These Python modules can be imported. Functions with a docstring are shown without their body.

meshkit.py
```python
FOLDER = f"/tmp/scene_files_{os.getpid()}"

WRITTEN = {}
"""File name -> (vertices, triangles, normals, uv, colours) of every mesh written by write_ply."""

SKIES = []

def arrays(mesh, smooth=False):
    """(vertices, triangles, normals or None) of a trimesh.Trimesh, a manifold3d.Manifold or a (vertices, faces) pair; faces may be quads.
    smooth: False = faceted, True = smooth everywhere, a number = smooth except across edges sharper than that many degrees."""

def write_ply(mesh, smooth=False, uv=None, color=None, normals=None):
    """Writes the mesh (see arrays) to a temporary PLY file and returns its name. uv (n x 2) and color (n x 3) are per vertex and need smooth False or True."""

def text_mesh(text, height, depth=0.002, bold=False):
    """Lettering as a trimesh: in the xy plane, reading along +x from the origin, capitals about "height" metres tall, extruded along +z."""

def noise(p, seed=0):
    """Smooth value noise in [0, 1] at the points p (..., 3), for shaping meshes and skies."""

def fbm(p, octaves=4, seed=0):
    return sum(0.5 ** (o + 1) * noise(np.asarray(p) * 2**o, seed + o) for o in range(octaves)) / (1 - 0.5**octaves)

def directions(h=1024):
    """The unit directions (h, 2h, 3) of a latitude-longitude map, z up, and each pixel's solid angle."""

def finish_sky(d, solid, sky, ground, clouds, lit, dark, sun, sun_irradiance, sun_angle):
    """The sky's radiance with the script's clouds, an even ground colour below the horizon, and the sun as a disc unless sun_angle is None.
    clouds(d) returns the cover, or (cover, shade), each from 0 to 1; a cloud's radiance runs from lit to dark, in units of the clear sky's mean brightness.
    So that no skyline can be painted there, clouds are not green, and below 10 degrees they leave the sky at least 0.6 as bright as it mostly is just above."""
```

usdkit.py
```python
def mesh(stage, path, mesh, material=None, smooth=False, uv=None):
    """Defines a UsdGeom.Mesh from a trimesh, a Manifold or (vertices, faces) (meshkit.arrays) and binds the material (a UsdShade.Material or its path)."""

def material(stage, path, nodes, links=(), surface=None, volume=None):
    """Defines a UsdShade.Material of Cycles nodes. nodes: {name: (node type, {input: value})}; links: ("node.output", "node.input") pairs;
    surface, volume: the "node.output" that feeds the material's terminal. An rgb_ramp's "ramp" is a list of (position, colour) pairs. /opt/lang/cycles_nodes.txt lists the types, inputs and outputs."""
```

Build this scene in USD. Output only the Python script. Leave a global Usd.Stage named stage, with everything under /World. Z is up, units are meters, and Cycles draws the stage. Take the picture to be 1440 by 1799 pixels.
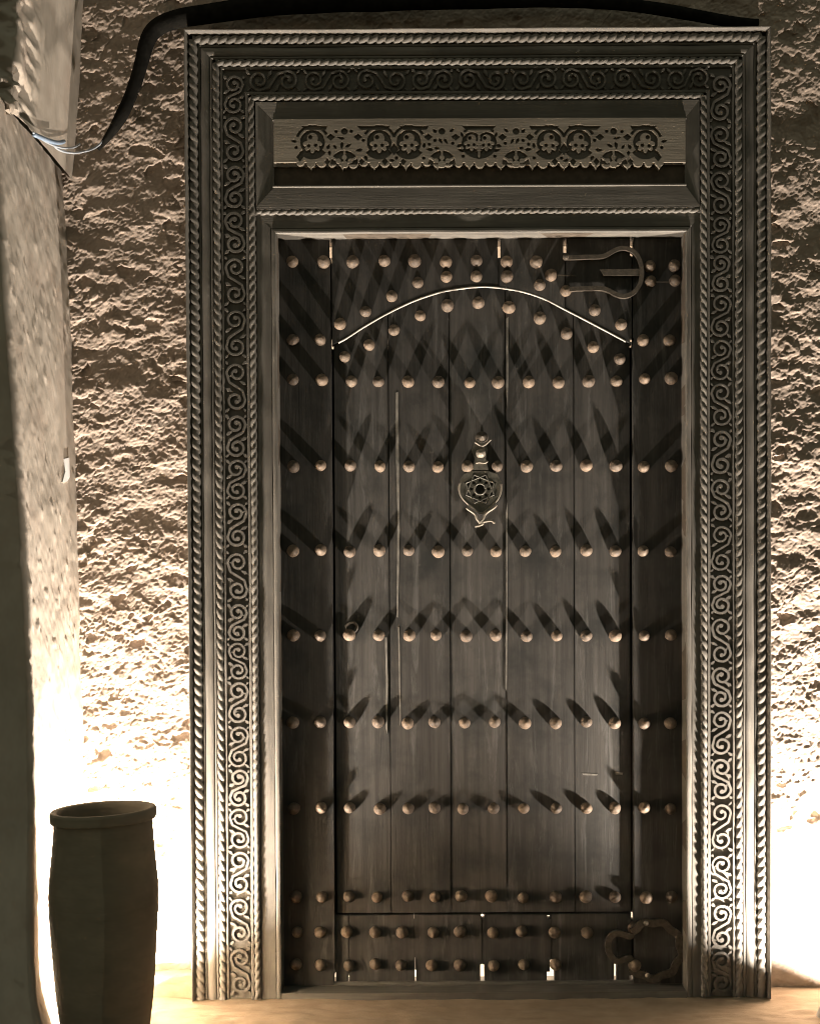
import math, random
import numpy as np, trimesh, usdkit, meshkit
from pxr import Usd, UsdGeom, UsdLux, UsdShade, Gf, Sdf
from shapely.geometry import Polygon, LineString, Point, box as sbox
from shapely.ops import unary_union
from shapely import affinity

stage = Usd.Stage.CreateInMemory()
UsdGeom.SetStageUpAxis(stage, 'Z')
UsdGeom.SetStageMetersPerUnit(stage, 1.0)
UsdGeom.Xform.Define(stage, '/World')
UsdGeom.Scope.Define(stage, '/World/Looks')
RNG = np.random.default_rng(7)
random.seed(7)

# ------------------------------------------------------------------ camera
F = 2496.0                      # focal length in photo pixels (1440 wide)
EYE = np.array([0.0, -5.2, 1.5])
PITCH = math.radians(1.1)       # looking slightly down
ROLL = math.radians(0.30)
HORIZON = 1023.0
CY = HORIZON + F * math.tan(PITCH)      # row of the optical axis
CX = 720.0
fwd = np.array([0, math.cos(PITCH), -math.sin(PITCH)])
right0 = np.array([1.0, 0, 0])
up0 = np.cross(right0, fwd)
right = right0 * math.cos(ROLL) - up0 * math.sin(ROLL)
up = up0 * math.cos(ROLL) + right0 * math.sin(ROLL)

def P(px, py, depth):
    """World point seen at photo pixel (px, py) on the plane `depth` metres in front of the door leaf."""
    d = fwd + right * (px - CX) / F + up * (CY - py) / F
    t = (-depth - EYE[1]) / d[1]
    return EYE + d * t

cam = UsdGeom.Camera.Define(stage, '/World/camera')
cam.CreateProjectionAttr('perspective')
HA = 36.0
cam.CreateHorizontalApertureAttr(HA)
cam.CreateVerticalApertureAttr(HA * 1799 / 1440)
cam.CreateFocalLengthAttr(F / 1440 * HA)
cam.CreateVerticalApertureOffsetAttr((CY - 899.5) / 1440 * HA)
cam.CreateHorizontalApertureOffsetAttr(0.0)
cam.CreateFocusDistanceAttr(5.2)
cam.CreateFStopAttr(0.0)
M = Gf.Matrix4d(*right, 0, *up, 0, *(-fwd), 0, *EYE, 1)
UsdGeom.Xformable(cam).AddTransformOp().Set(M)
cam.CreateExposureAttr(0.0)

# ------------------------------------------------------------------ night sky
SKY_STRENGTH = 0.039
LAMP_POWER = 23500.0
ROOM_POWER = 500.0
usdkit.material(stage, '/World/Looks/night_sky', {
    'sky': ('sky_texture', {'sky_type': 'single_scattering', 'sun_disc': False, 'sun_elevation': math.radians(4), 'sun_rotation': math.radians(200)}),
    'tc': ('texture_coordinate', {}),
    'n': ('noise_texture', {'scale': 2.5, 'detail': 5.0}),
    'cl': ('rgb_ramp', {'ramp': [(0.0, (2.9, 3.1, 2.45)), (1.0, (4.1, 4.4, 3.45))]}),
    'mx': ('mix_color', {'fac': 0.9, 'use_clamp': False}),
    'bg': ('background_shader', {'strength': SKY_STRENGTH})},
    [('tc.generated', 'n.vector'), ('n.fac', 'cl.fac'), ('sky.color', 'mx.a'), ('cl.color', 'mx.b'), ('mx.result', 'bg.color')], surface='bg.background')
dome = UsdLux.DomeLight.Define(stage, '/World/sky')
dome.CreateIntensityAttr(1.0)
UsdShade.MaterialBindingAPI.Apply(dome.GetPrim()).Bind(UsdShade.Material.Get(stage, '/World/Looks/night_sky'))
dome.GetPrim().SetCustomDataByKey('kind', 'structure')

# ------------------------------------------------------------------ helpers
USED = {}
def numbered(parent, name):
    k = (parent, name)
    n = USED.get(k, 0)
    USED[k] = n + 1
    return f'{parent}/{name}' if n == 0 else f'{parent}/{name}_{n:03d}'

def pth(o):
    return str(o.GetPath())

def tag(o, label=None, cat=None, group=None, kind=None):
    p = o.GetPrim() if hasattr(o, 'GetPrim') else o
    for k, v in (('label', label), ('category', cat), ('group', group), ('kind', kind)):
        if v:
            p.SetCustomDataByKey(k, v)
    return p

def thing(name, label, cat, loc=(0, 0, 0), group=None, kind=None):
    x = UsdGeom.Xform.Define(stage, numbered('/World', name))
    x.AddTranslateOp().Set(Gf.Vec3d(*map(float, loc)))
    tag(x, label, cat, group, kind)
    return x

def obj(name, mesh, mat, parent=None, smooth=False, loc=None, rotz=None):
    path = numbered(pth(parent) if parent is not None else '/World', name)
    m = usdkit.mesh(stage, path, mesh, '/World/Looks/' + mat, smooth)
    if loc is not None:
        m.AddTranslateOp().Set(Gf.Vec3d(*map(float, loc)))
    if rotz is not None:
        m.AddRotateYOp().Set(float(rotz))
        m.AddRotateXOp().Set(float(RNG.uniform(-7, 7)))
        k = float(RNG.uniform(0.93, 1.07))
        m.AddScaleOp().Set(Gf.Vec3f(k, k * float(RNG.uniform(0.88, 1.05)), k * float(RNG.uniform(0.95, 1.05))))
    return m

def cat(ms):
    return trimesh.util.concatenate(ms)

def box(x0, x1, y0, y1, z0, z1):
    b = trimesh.creation.box([x1 - x0, y1 - y0, z1 - z0])
    b.apply_translation([(x0 + x1) / 2, (y0 + y1) / 2, (z0 + z1) / 2])
    return b

def lathe(profile, n=48):
    prof = np.asarray(profile, float)
    a = np.arange(n) * 2 * np.pi / n
    v = np.stack([prof[:, None, 0] * np.cos(a), prof[:, None, 0] * np.sin(a), np.repeat(prof[:, 1:2], n, 1)], -1).reshape(-1, 3)
    f = []
    for i in range(len(prof) - 1):
        for j in range(n):
            k = (j + 1) % n
            f.append([i * n + j, i * n + k, (i + 1) * n + k]); f.append([i * n + j, (i + 1) * n + k, (i + 1) * n + j])
    return trimesh.Trimesh(v, f, process=False)

def tube(points, r, sides=8, caps=True):
    p = np.asarray(points, float)
    t = np.gradient(p, axis=0)
    t /= np.linalg.norm(t, axis=1, keepdims=True) + 1e-12
    ref = np.where(np.abs(t[:, 1:2]) < 0.9, [[0, 1.0, 0]], [[1.0, 0, 0]])
    a = np.cross(t, ref); a /= np.linalg.norm(a, axis=1, keepdims=True)
    b = np.cross(t, a)
    ang = np.arange(sides) * 2 * np.pi / sides
    r = np.broadcast_to(r, (len(p),))
    v = p[:, None] + r[:, None, None] * (np.cos(ang)[None, :, None] * a[:, None] + np.sin(ang)[None, :, None] * b[:, None])
    f = []
    for i in range(len(p) - 1):
        for j in range(sides):
            k = (j + 1) % sides
            f.append([i * sides + j, (i + 1) * sides + k, i * sides + k]); f.append([i * sides + j, (i + 1) * sides + j, (i + 1) * sides + k])
    v = v.reshape(-1, 3)
    if caps:
        n = len(v)
        v = np.vstack([v, p[0], p[-1]])
        for j in range(sides):
            k = (j + 1) % sides
            f.append([n, j, k]); f.append([n + 1, (len(p) - 1) * sides + k, (len(p) - 1) * sides + j])
    return trimesh.Trimesh(v, f, process=False)

def spline(pts, n=40):
    from scipy.interpolate import CubicSpline
    pts = np.asarray(pts, float)
    s = np.r_[0, np.cumsum(np.linalg.norm(np.diff(pts, axis=0), axis=1))]
    return CubicSpline(s, pts)(np.linspace(0, s[-1], n))

def plate(shape, d0, d1):
    """Flat shape in world (x, z) extruded from depth d0 to depth d1 in front of the door leaf."""
    out = []
    for g in getattr(shape, 'geoms', [shape]):
        if g.is_empty or g.area < 1e-7 or g.geom_type != 'Polygon':
            continue
        m = trimesh.creation.extrude_polygon(g, d1 - d0, engine='earcut')
        v = m.vertices.copy()
        m = trimesh.Trimesh(np.stack([v[:, 0], -(v[:, 2] + d0), v[:, 1]], -1), m.faces, process=False)
        out.append(m)
    return cat(out)

def pxpoly(pts, depth):
    return Polygon([tuple(P(x, y, depth)[[0, 2]]) for x, y in pts])

# ------------------------------------------------------------------ materials
def mat(name, c0, c1, scale=(4, 4, 4), detail=6.0, rough=0.75, bump=0.0, bscale=60.0, bdist=0.004, c2=None, spec=0.3, metallic=0.0, space='geometry', ramp=(0.3, 0.7), patch=3.0, patch_c=None, dust_c=None, dust=(40, 40, 3)):
    nodes = {
        'g': ('geometry', {}) if space == 'geometry' else ('texture_coordinate', {}),
        'm': ('mapping', {'scale': scale, 'mapping_type': 'point'}),
        'n': ('noise_texture', {'scale': 1.0, 'detail': detail, 'roughness': 0.65}),
        'r': ('rgb_ramp', {'ramp': [(ramp[0], c0), (ramp[1], c1)]}),
        'p': ('principled_bsdf', {'roughness': rough, 'specular_ior_level': spec, 'metallic': metallic}),
    }
    src = 'g.position' if space == 'geometry' else 'g.object'
    links = [(src, 'm.vector'), ('m.vector', 'n.vector'), ('n.fac', 'r.fac')]
    col = 'r.color'
    if patch_c is not None:
        nodes['n2'] = ('noise_texture', {'scale': patch, 'detail': 5.0, 'roughness': 0.6})
        nodes['r2'] = ('rgb_ramp', {'ramp': [(0.48, (0, 0, 0)), (0.68, (1, 1, 1))]})
        nodes['x'] = ('mix_color', {'b': patch_c})
        links += [(src, 'n2.vector'), ('n2.fac', 'r2.fac'), ('r2.color', 'x.fac'), (col, 'x.a')]
        col = 'x.result'
    if dust_c is not None:
        nodes['md'] = ('mapping', {'scale': dust, 'mapping_type': 'point', 'location': (3.1, 1.7, 0.4)})
        nodes['nd'] = ('noise_texture', {'scale': 1.0, 'detail': 8.0, 'roughness': 0.75, 'distortion': 0.6})
        nodes['rd'] = ('rgb_ramp', {'ramp': [(0.54, (0, 0, 0)), (0.74, (0.85, 0.85, 0.85))]})
        nodes['xd'] = ('mix_color', {'b': dust_c})
        links += [(src, 'md.vector'), ('md.vector', 'nd.vector'), ('nd.fac', 'rd.fac'), ('rd.color', 'xd.fac'), (col, 'xd.a')]
        col = 'xd.result'
    links.append((col, 'p.base_color'))
    if bump:
        nodes['nb'] = ('noise_texture', {'scale': 1.0, 'detail': 6.0, 'roughness': 0.7})
        nodes['mb'] = ('mapping', {'scale': bscale if np.ndim(bscale) else (bscale,) * 3, 'mapping_type': 'point'})
        nodes['b'] = ('bump', {'strength': bump, 'distance': bdist})
        links += [(src, 'mb.vector'), ('mb.vector', 'nb.vector'), ('nb.fac', 'b.height'), ('b.normal', 'p.normal')]
    return usdkit.material(stage, '/World/Looks/' + name, nodes, links, surface='p.BSDF')

mat('rubble', (0.29, 0.235, 0.185), (0.48, 0.395, 0.325), (9, 9, 14), rough=0.95, bump=0.5, bscale=(140, 140, 170), bdist=0.003, spec=0.0, patch=4.0, patch_c=(0.37, 0.305, 0.25))
mat('plaster', (0.33, 0.29, 0.235), (0.48, 0.425, 0.355), (7, 7, 3.0), rough=0.9, bump=0.22, bscale=(30, 30, 30), bdist=0.004, spec=0.15, patch=5.0, patch_c=(0.38, 0.32, 0.26))
mat('cement', (0.34, 0.29, 0.24), (0.40, 0.345, 0.285), (12, 12, 12), rough=0.9, bump=0.2, bscale=80)
mat('chip', (0.75, 0.75, 0.72), (0.82, 0.82, 0.8), rough=0.6)
mat('wood_upright', (0.100, 0.092, 0.078), (0.205, 0.188, 0.160), (45, 45, 2.2), rough=0.55, bump=0.35, bscale=(260, 260, 14), bdist=0.002, patch=5.0, patch_c=(0.115, 0.105, 0.088))
mat('wood_cross', (0.100, 0.092, 0.078), (0.205, 0.188, 0.160), (2.2, 45, 45), rough=0.55, bump=0.35, bscale=(14, 260, 260), bdist=0.002, patch=5.0, patch_c=(0.115, 0.105, 0.088))
mat('lit_edge_pale', (0.45, 0.42, 0.37), (0.6, 0.56, 0.5), (20, 20, 20), rough=0.5)  # pale colour standing for lamplight on the arch edge
mat('wood_pale', (0.19, 0.165, 0.13), (0.33, 0.29, 0.23), (3, 30, 30), rough=0.7, bump=0.3, bscale=(14, 200, 200), bdist=0.002)
mat('wood_ground', (0.06, 0.048, 0.035), (0.11, 0.088, 0.065), (30, 30, 30), rough=0.8)
for i, k in enumerate((1.0, 0.86, 1.12, 0.94)):
    mat(f'door_wood_{"abcd"[i]}', tuple(k * np.array((0.040, 0.038, 0.034))), tuple(k * np.array((0.088, 0.082, 0.073))), (38, 38, 1.3), rough=0.68, bump=0.45, bscale=(190, 190, 7), bdist=0.0025, spec=0.2, patch=5.5, patch_c=tuple(k * np.array((0.032, 0.033, 0.030))), dust_c=tuple(k * np.array((0.165, 0.16, 0.148))), dust=(24, 24, 2.2))
mat('door_dark', (0.02, 0.017, 0.014), (0.035, 0.03, 0.025), rough=0.8)
for i, (a, b) in enumerate((((.10, .074, .052), (.25, .185, .13)), ((.09, .068, .049), (.21, .16, .115)), ((.065, .05, .038), (.17, .13, .095)))):
    mat(f'nail_metal_{"abc"[i]}', a, b, (60, 60, 60), rough=0.6, metallic=0.0, spec=0.3, bump=0.4, bscale=90, bdist=0.003)
mat('iron', (0.06, 0.05, 0.038), (0.13, 0.108, 0.082), (70, 70, 70), rough=0.5, metallic=0.35, spec=0.5, bump=0.4, bscale=150, bdist=0.003)
mat('knocker_brass', (0.09, 0.085, 0.07), (0.18, 0.168, 0.135), (60, 60, 60), rough=0.35, metallic=0.3, spec=0.5, bump=0.3, bscale=120, bdist=0.003)
mat('old_paint', (0.12, 0.112, 0.095), (0.30, 0.28, 0.24), (50, 50, 20), rough=0.8)
mat('polished_brass', (0.24, 0.21, 0.165), (0.32, 0.285, 0.23), rough=0.5, metallic=0.3)
mat('clay', (0.17, 0.145, 0.105), (0.27, 0.23, 0.165), (5, 5, 9), rough=0.85, bump=0.3, bscale=(30, 30, 90), bdist=0.003, spec=0.2, patch=6.0, patch_c=(0.21, 0.18, 0.13), space='object')
mat('earth', (0.30, 0.225, 0.15), (0.44, 0.345, 0.245), (7, 7, 7), rough=0.9, bump=0.5, bscale=(22, 60, 40), bdist=0.006, spec=0.15, patch=5.0, patch_c=(0.34, 0.26, 0.18))
mat('shadow_black', (0.006, 0.006, 0.005), (0.02, 0.019, 0.016), (30, 30, 30), rough=1.0, spec=0.05, bump=0.6, bscale=90)  # near-black colour standing for shade on the wall
mat('pale_cable', (0.30, 0.33, 0.36), (0.40, 0.43, 0.46), rough=0.4)
mat('blue_cable', (0.20, 0.27, 0.36), (0.26, 0.33, 0.42), rough=0.4)
mat('lamp_black', (0.02, 0.02, 0.02), (0.03, 0.03, 0.03), rough=0.5)
mat('lamp_steel', (0.5, 0.48, 0.45), (0.55, 0.53, 0.5), rough=0.5)
mat('white_wall', (0.70, 0.66, 0.6), (0.76, 0.72, 0.66), rough=0.9)
usdkit.material(stage, '/World/Looks/lamp_glow', {'e': ('emission', {'color': (1.0, 0.88, 0.77), 'strength': LAMP_POWER})}, surface='e.emission')
usdkit.material(stage, '/World/Looks/bulb_glow', {'e': ('emission', {'color': (1.0, 0.80, 0.62), 'strength': ROOM_POWER})}, surface='e.emission')

# ------------------------------------------------------------------ main dimensions (metres), from the photograph
D_FACE = 0.12
MX = 1 / 489.0                                    # metres per photo pixel on the frame's face
XL = P(331, 905, D_FACE)[0]; XR = P(1352, 905, D_FACE)[0]
ZT = P(842, 52, D_FACE)[2]
OXL = P(490, 905, 0.09)[0]; OXR = P(1203, 905, 0.09)[0]
OZ = P(842, 411, 0.09)[2]
IN_W = 120 * MX                                   # width of the outer carved border
IXL, IXR, IZT = XL + IN_W, XR - IN_W, ZT - IN_W   # inside of the third rope
ZCROSS = P(842, 369, D_FACE)[2]                   # rope across above the lintel
print('frame', XL, XR, ZT, 'opening', OXL, OXR, OZ, 'inner', IXL, IXR, IZT, ZCROSS)

# ------------------------------------------------------------------ ground
def grid(xs, ys, zf):
    X, Y = np.meshgrid(xs, ys)
    Z = zf(X, Y)
    v = np.stack([X, Y, Z], -1).reshape(-1, 3)
    n, m = len(xs), len(ys)
    i, j = np.meshgrid(np.arange(m - 1), np.arange(n - 1), indexing='ij')
    a = (i * n + j).ravel()
    return trimesh.Trimesh(v, np.vstack([np.stack([a, a + 1, a + n + 1], -1), np.stack([a, a + n + 1, a + n], -1)]), process=False)

def ground_z(X, Y):
    p = np.stack([X * 3, Y * 3, 0 * X], -1)
    near = np.clip(1 - np.abs(Y + 0.5) / 3, 0, 1) * np.clip(2.4 - np.abs(X), 0, 1)
    q = np.stack([X * 10 + Y * 14, Y * 26 - X * 6, 0 * X], -1)
    return near * (0.012 * (meshkit.fbm(p, 3, 3) - 0.5) + 0.015 * (meshkit.fbm(q, 3, 5) - 0.62)) - 0.002
gx = np.unique(np.r_[np.linspace(-40, -2.2, 14), np.arange(-2.2, 2.2, 0.012), np.linspace(2.2, 40, 14)])
gy = np.unique(np.r_[np.linspace(-40, -1.2, 14), np.arange(-1.2, 0.3, 0.010), np.linspace(0.3, 40, 10)])
tag(obj('ground', grid(gx, gy, ground_z), 'earth', smooth=True), kind='structure', label='tan trodden earth ground in front of the doorway')

# ------------------------------------------------------------------ rough wall (one displaced sheet with an opening behind the frame)
def smooth01(x, a, b):
    t = np.clip((x - a) / (b - a), 0, 1)
    return t * t * (3 - 2 * t)

def clods(x, z, cw, ch, seed):
    """Irregular lumps: distance to the nearest of many scattered centres, and a random number for each lump."""
    from scipy.spatial import cKDTree
    r = np.random.default_rng(seed)
    n = int(3.9 * 4.5 / (cw * ch))
    pts = np.stack([r.uniform(-1.85, 2.05, n) / cw, r.uniform(-0.15, 4.35, n) / ch], -1)
    d, k = cKDTree(pts).query(np.stack([x.ravel() / cw, z.ravel() / ch], -1), k=2, workers=4)
    rnd = r.random(n)
    return d[:, 0].reshape(x.shape), d[:, 1].reshape(x.shape), rnd[k[:, 0]].reshape(x.shape)

def wall_depth(X, Z):
    w = meshkit.fbm(np.stack([X * 26, 0 * X, Z * 26], -1), 3, 11) - 0.5
    w2 = meshkit.fbm(np.stack([X * 26, 0 * X + 7, Z * 26], -1), 3, 12) - 0.5
    x, z = X + 0.034 * w, Z + 0.030 * w2
    big = meshkit.fbm(np.stack([X * 4.0, 0 * X, Z * 5.0], -1), 3, 1)
    mid = meshkit.fbm(np.stack([x * 15, 0 * X, z * 22], -1), 2, 2)
    d0, d1, r0 = clods(x, z, 0.044, 0.032, 71)
    e0, e1, r1 = clods(x, z, 0.021, 0.016, 72)
    fine = meshkit.noise(np.stack([X * 120, 0 * X, Z * 140], -1), 14)
    keep = smooth01(meshkit.fbm(np.stack([X * 5, 0 * X + 9, Z * 6.0], -1), 3, 41), 0.32, 0.60)
    big_clod = r0 * 0.9 + 0.6 * smooth01(d1 - d0, 0.0, 0.5)
    small_clod = r1 * 0.8 + 0.6 * smooth01(e1 - e0, 0.0, 0.5)
    pit = (r0 > 0.93) * smooth01(d1 - d0, 0.0, 0.35)
    return 0.030 * big + 0.010 * mid + 0.0050 * keep * big_clod + 0.0035 * small_clod + 0.0024 * fine - 0.012 * pit

STEP = 0.0036
wx = np.arange(-1.72, 1.95, STEP); wz = np.arange(-0.03, 4.25, STEP)
X, Z = np.meshgrid(wx, wz)
D = wall_depth(X, Z) - 0.005
v = np.stack([X, 0.035 - D, Z - 0.35 * D], -1).reshape(-1, 3)
n, m = len(wx), len(wz)
ii, jj = np.meshgrid(np.arange(m - 1), np.arange(n - 1), indexing='ij')
hole = (wx[jj] > XL + 0.03) & (wx[jj + 1] < XR - 0.03) & (wz[ii + 1] < ZT - 0.03)
a = (ii * n + jj)[~hole].ravel()
fw = np.vstack([np.stack([a, a + 1, a + n + 1], -1), np.stack([a, a + n + 1, a + n], -1)])
used = np.unique(fw); remap = np.full(len(v), -1); remap[used] = np.arange(len(used))
wall = thing('rubble_wall', 'rough rubble and mud wall around the carved doorway', 'wall', kind='thing')
obj('rubble_face', trimesh.Trimesh(v[used], remap[fw], process=False), 'rubble', wall, smooth=True)
# wall thickness: returns either side of the door opening and outer body
obj('wall_body', cat([box(-3.6, XL + 0.02, 0.06, 0.45, -0.03, 4.25), box(XR - 0.02, 3.6, 0.06, 0.45, -0.03, 4.25), box(XL + 0.02, XR - 0.02, 0.06, 0.45, ZT - 0.02, 4.25)]), 'plaster', wall)
# low footing along the wall, both sides of the frame
def footing(x0, x1, seed):
    b = trimesh.creation.box([x1 - x0, 0.12, 0.085]); b = b.subdivide_to_size(0.02)
    vv = b.vertices + [(x0 + x1) / 2, -0.02, 0.0325]
    nn = meshkit.fbm(vv * 25, 3, seed)[:, None] - 0.5
    vv = vv + nn * np.array([[0.0, 0.012, 0.010]])
    return trimesh.Trimesh(vv, b.faces, process=False)
obj('footing', footing(-1.2, XL - 0.004, 3), 'earth', wall, smooth=40)

# ------------------------------------------------------------------ plastered buttress at the left
def buttress_mesh(x_of, f_of, z0, z1, seed, flare=0.0, shag=0.0, flat_at=None):
    nu_side, nu_front, nv = 90, 50, int((z1 - z0) / 0.012)
    zs = np.linspace(z0, z1, nv)
    rows = []
    R = 0.022
    for z in zs:
        xr = x_of(z)
        yf = -f_of(z)
        fl = flare * math.exp(-z / 0.16)
        side = [(xr + fl * (0.15 + 0.85 * u), 0.06 + (yf + R - 0.06) * u) for u in np.linspace(0, 1, nu_side)]
        arc = [(xr + fl - R + R * math.cos(b), yf + R - R * math.sin(b)) for b in np.linspace(0.1, math.pi / 2, 8)]
        front = [(xr + fl - R - u * 1.0, yf) for u in np.linspace(0.02, 1, nu_front)]
        rows.append(side + arc + front)
    A = np.array(rows)
    V = np.dstack([A, np.repeat(zs[:, None], A.shape[1], 1)])
    nu = A.shape[1]
    T = np.gradient(A, axis=1); N = np.dstack([-T[..., 1], T[..., 0]]); N /= np.linalg.norm(N, axis=2, keepdims=True) + 1e-9
    q = V * np.array([6, 6, 4.0])
    h = 0.014 * (meshkit.fbm(q, 3, seed) - 0.5) + 0.0035 * (meshkit.fbm(V * np.array([24, 24, 24.0]), 2, seed + 5) - 0.5)
    pit = meshkit.noise(V * np.array([42, 42, 30.0]), seed + 9)
    h -= 0.0035 * smooth01(pit, 0.80, 0.9) + 0.0018 * meshkit.noise(V * np.array([80, 80, 70.0]), seed + 19)
    if flat_at is not None:
        h *= 1 - 0.9 * np.exp(-((V[..., 1] - flat_at[1]) / 0.12) ** 2 - ((V[..., 2] - flat_at[2]) / 0.25) ** 2)
    if shag:
        edge = smooth01(-V[..., 1], 0.45, 0.75)
        h = h * (0.4 + 0.6 * edge) + edge * shag * smooth01(meshkit.fbm(V * np.array([14, 14, 34.0]), 3, seed + 2), 0.4, 0.7)
    sgn = -1.0
    V[..., :2] += sgn * N * h[..., None]
    v = V.reshape(-1, 3)
    i, j = np.meshgrid(np.arange(nv - 1), np.arange(nu - 1), indexing='ij')
    a = (i * nu + j).ravel()
    f = np.vstack([np.stack([a, a + nu + 1, a + 1], -1), np.stack([a, a + nu, a + nu + 1], -1)])
    # top cap
    top = np.vstack([V[-1], [[V[-1, -1, 0], 0.06, z1]]])
    k0 = len(v)
    c = np.array([[top[:, 0].mean() - 0.2, -0.4, z1 + 0.015]])
    v = np.vstack([v, top, c])
    K = len(top)
    f = np.vstack([f, [[k0 + s, k0 + (s + 1) % K, k0 + K] for s in range(K)]])
    return trimesh.Trimesh(v, f, process=False)

xb = P(149, 1500, 0)[0]
zt_b = P(119, 300, 0.0)[2]
def x_low(z): return xb - 0.06 * (max(z, 0) / 3) ** 2
def x_up(z): return P(130, 250, 0)[0] + 0.07 * (z - 3.1)
def f_low(z): return float(np.interp(z, [0, .15, .35, .75, 1.2, 1.75, 2.35, 2.75, 3.0], [.82, .80, .76, .69, .67, .70, .78, .81, .86]))
# grey cement streak and a pale chip on its inner side
def on_side(px, py):
    """Point on the buttress's inner side seen at photo pixel."""
    d = fwd + right * (px - CX) / F + up * (CY - py) / F
    t = 4.7
    for _ in range(30):
        t = (x_low(EYE[2] + d[2] * t) - EYE[0]) / d[0]
    return EYE + d * t
butt = thing('plastered_buttress', 'lime plastered buttress left of the clay pot, lit on its inner side', 'buttress')
obj('lower_pier', buttress_mesh(x_low, f_low, -0.03, zt_b, 21, flare=0.09, flat_at=on_side(112, 745)), 'plaster', butt, smooth=50)
obj('upper_pier', buttress_mesh(x_up, lambda z: 0.74, zt_b - 0.03, 4.25, 33, shag=0.03), 'plaster', butt, smooth=50)
def side_patch(pts, off, n_sub=0.012):
    w = np.array([on_side(*p) for p in pts])
    poly = Polygon(w[:, 1:3]).buffer(0)
    m = trimesh.creation.extrude_polygon(poly, 0.006, engine='earcut')
    vv = m.vertices
    xs = np.array([x_low(z) for z in vv[:, 1]])
    return trimesh.Trimesh(np.stack([xs + vv[:, 2] + off - 0.006, vv[:, 0], vv[:, 1]], -1), m.faces[:, ::-1], process=False)
obj('plaster_chip', side_patch([(112, 806), (120, 804), (121, 838), (116, 846), (108, 847), (113, 828)], 0.004), 'chip', butt)

# ------------------------------------------------------------------ carved door frame
frame = thing('carved_door_frame', 'large carved dark wooden door frame with rope mouldings and scrollwork', 'door frame', kind='thing')

def loop_mould(profile, rect, parent, name, seg=0.03, wob=0.0013, seed=0, sides=(0, 1, 2), z0=0.0):
    """Sweeps a profile [(s, d)...] (s inward from the rectangle, d depth) up the left side, across the top and down the right, mitred. One part each."""
    xl, xr, zt = rect
    prof = np.array(profile, float)
    out = []
    for side in sides:
        rows = []
        for s, d in prof:
            if side == 0:
                A, B = np.array([xl + s, -d, z0]), np.array([xl + s, -d, zt - s])
            elif side == 1:
                A, B = np.array([xl + s, -d, zt - s]), np.array([xr - s, -d, zt - s])
            else:
                A, B = np.array([xr - s, -d, zt - s]), np.array([xr - s, -d, z0])
            n = max(2, int((zt if side != 1 else xr - xl) / seg))
            rows.append(A + (B - A) * np.linspace(0, 1, n)[:, None])
        V = np.array(rows)
        if wob:
            w = meshkit.fbm(V * 9.0, 2, seed + side)
            V[..., 1] += (w - 0.5) * 4 * wob
            w = meshkit.fbm(V * 7.0 + 5, 2, seed + side + 40)
            V[..., 0 if side != 1 else 2] += (w - 0.5) * 3 * wob
        k, n = V.shape[:2]
        i, j = np.meshgrid(np.arange(k - 1), np.arange(n - 1), indexing='ij')
        a = (i * n + j).ravel()
        f = np.vstack([np.stack([a, a + n, a + n + 1], -1), np.stack([a, a + n + 1, a + 1], -1)])
        out.append(obj(name, trimesh.Trimesh(V.reshape(-1, 3), f, process=False), 'wood_cross' if side == 1 else 'wood_upright', parent, smooth=35))
    return out

def px_prof(pts):
    return [(s * MX, d) for s, d in pts]

OUT = (XL, XR, ZT)
G = 0.098     # ground of the carved border
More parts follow.
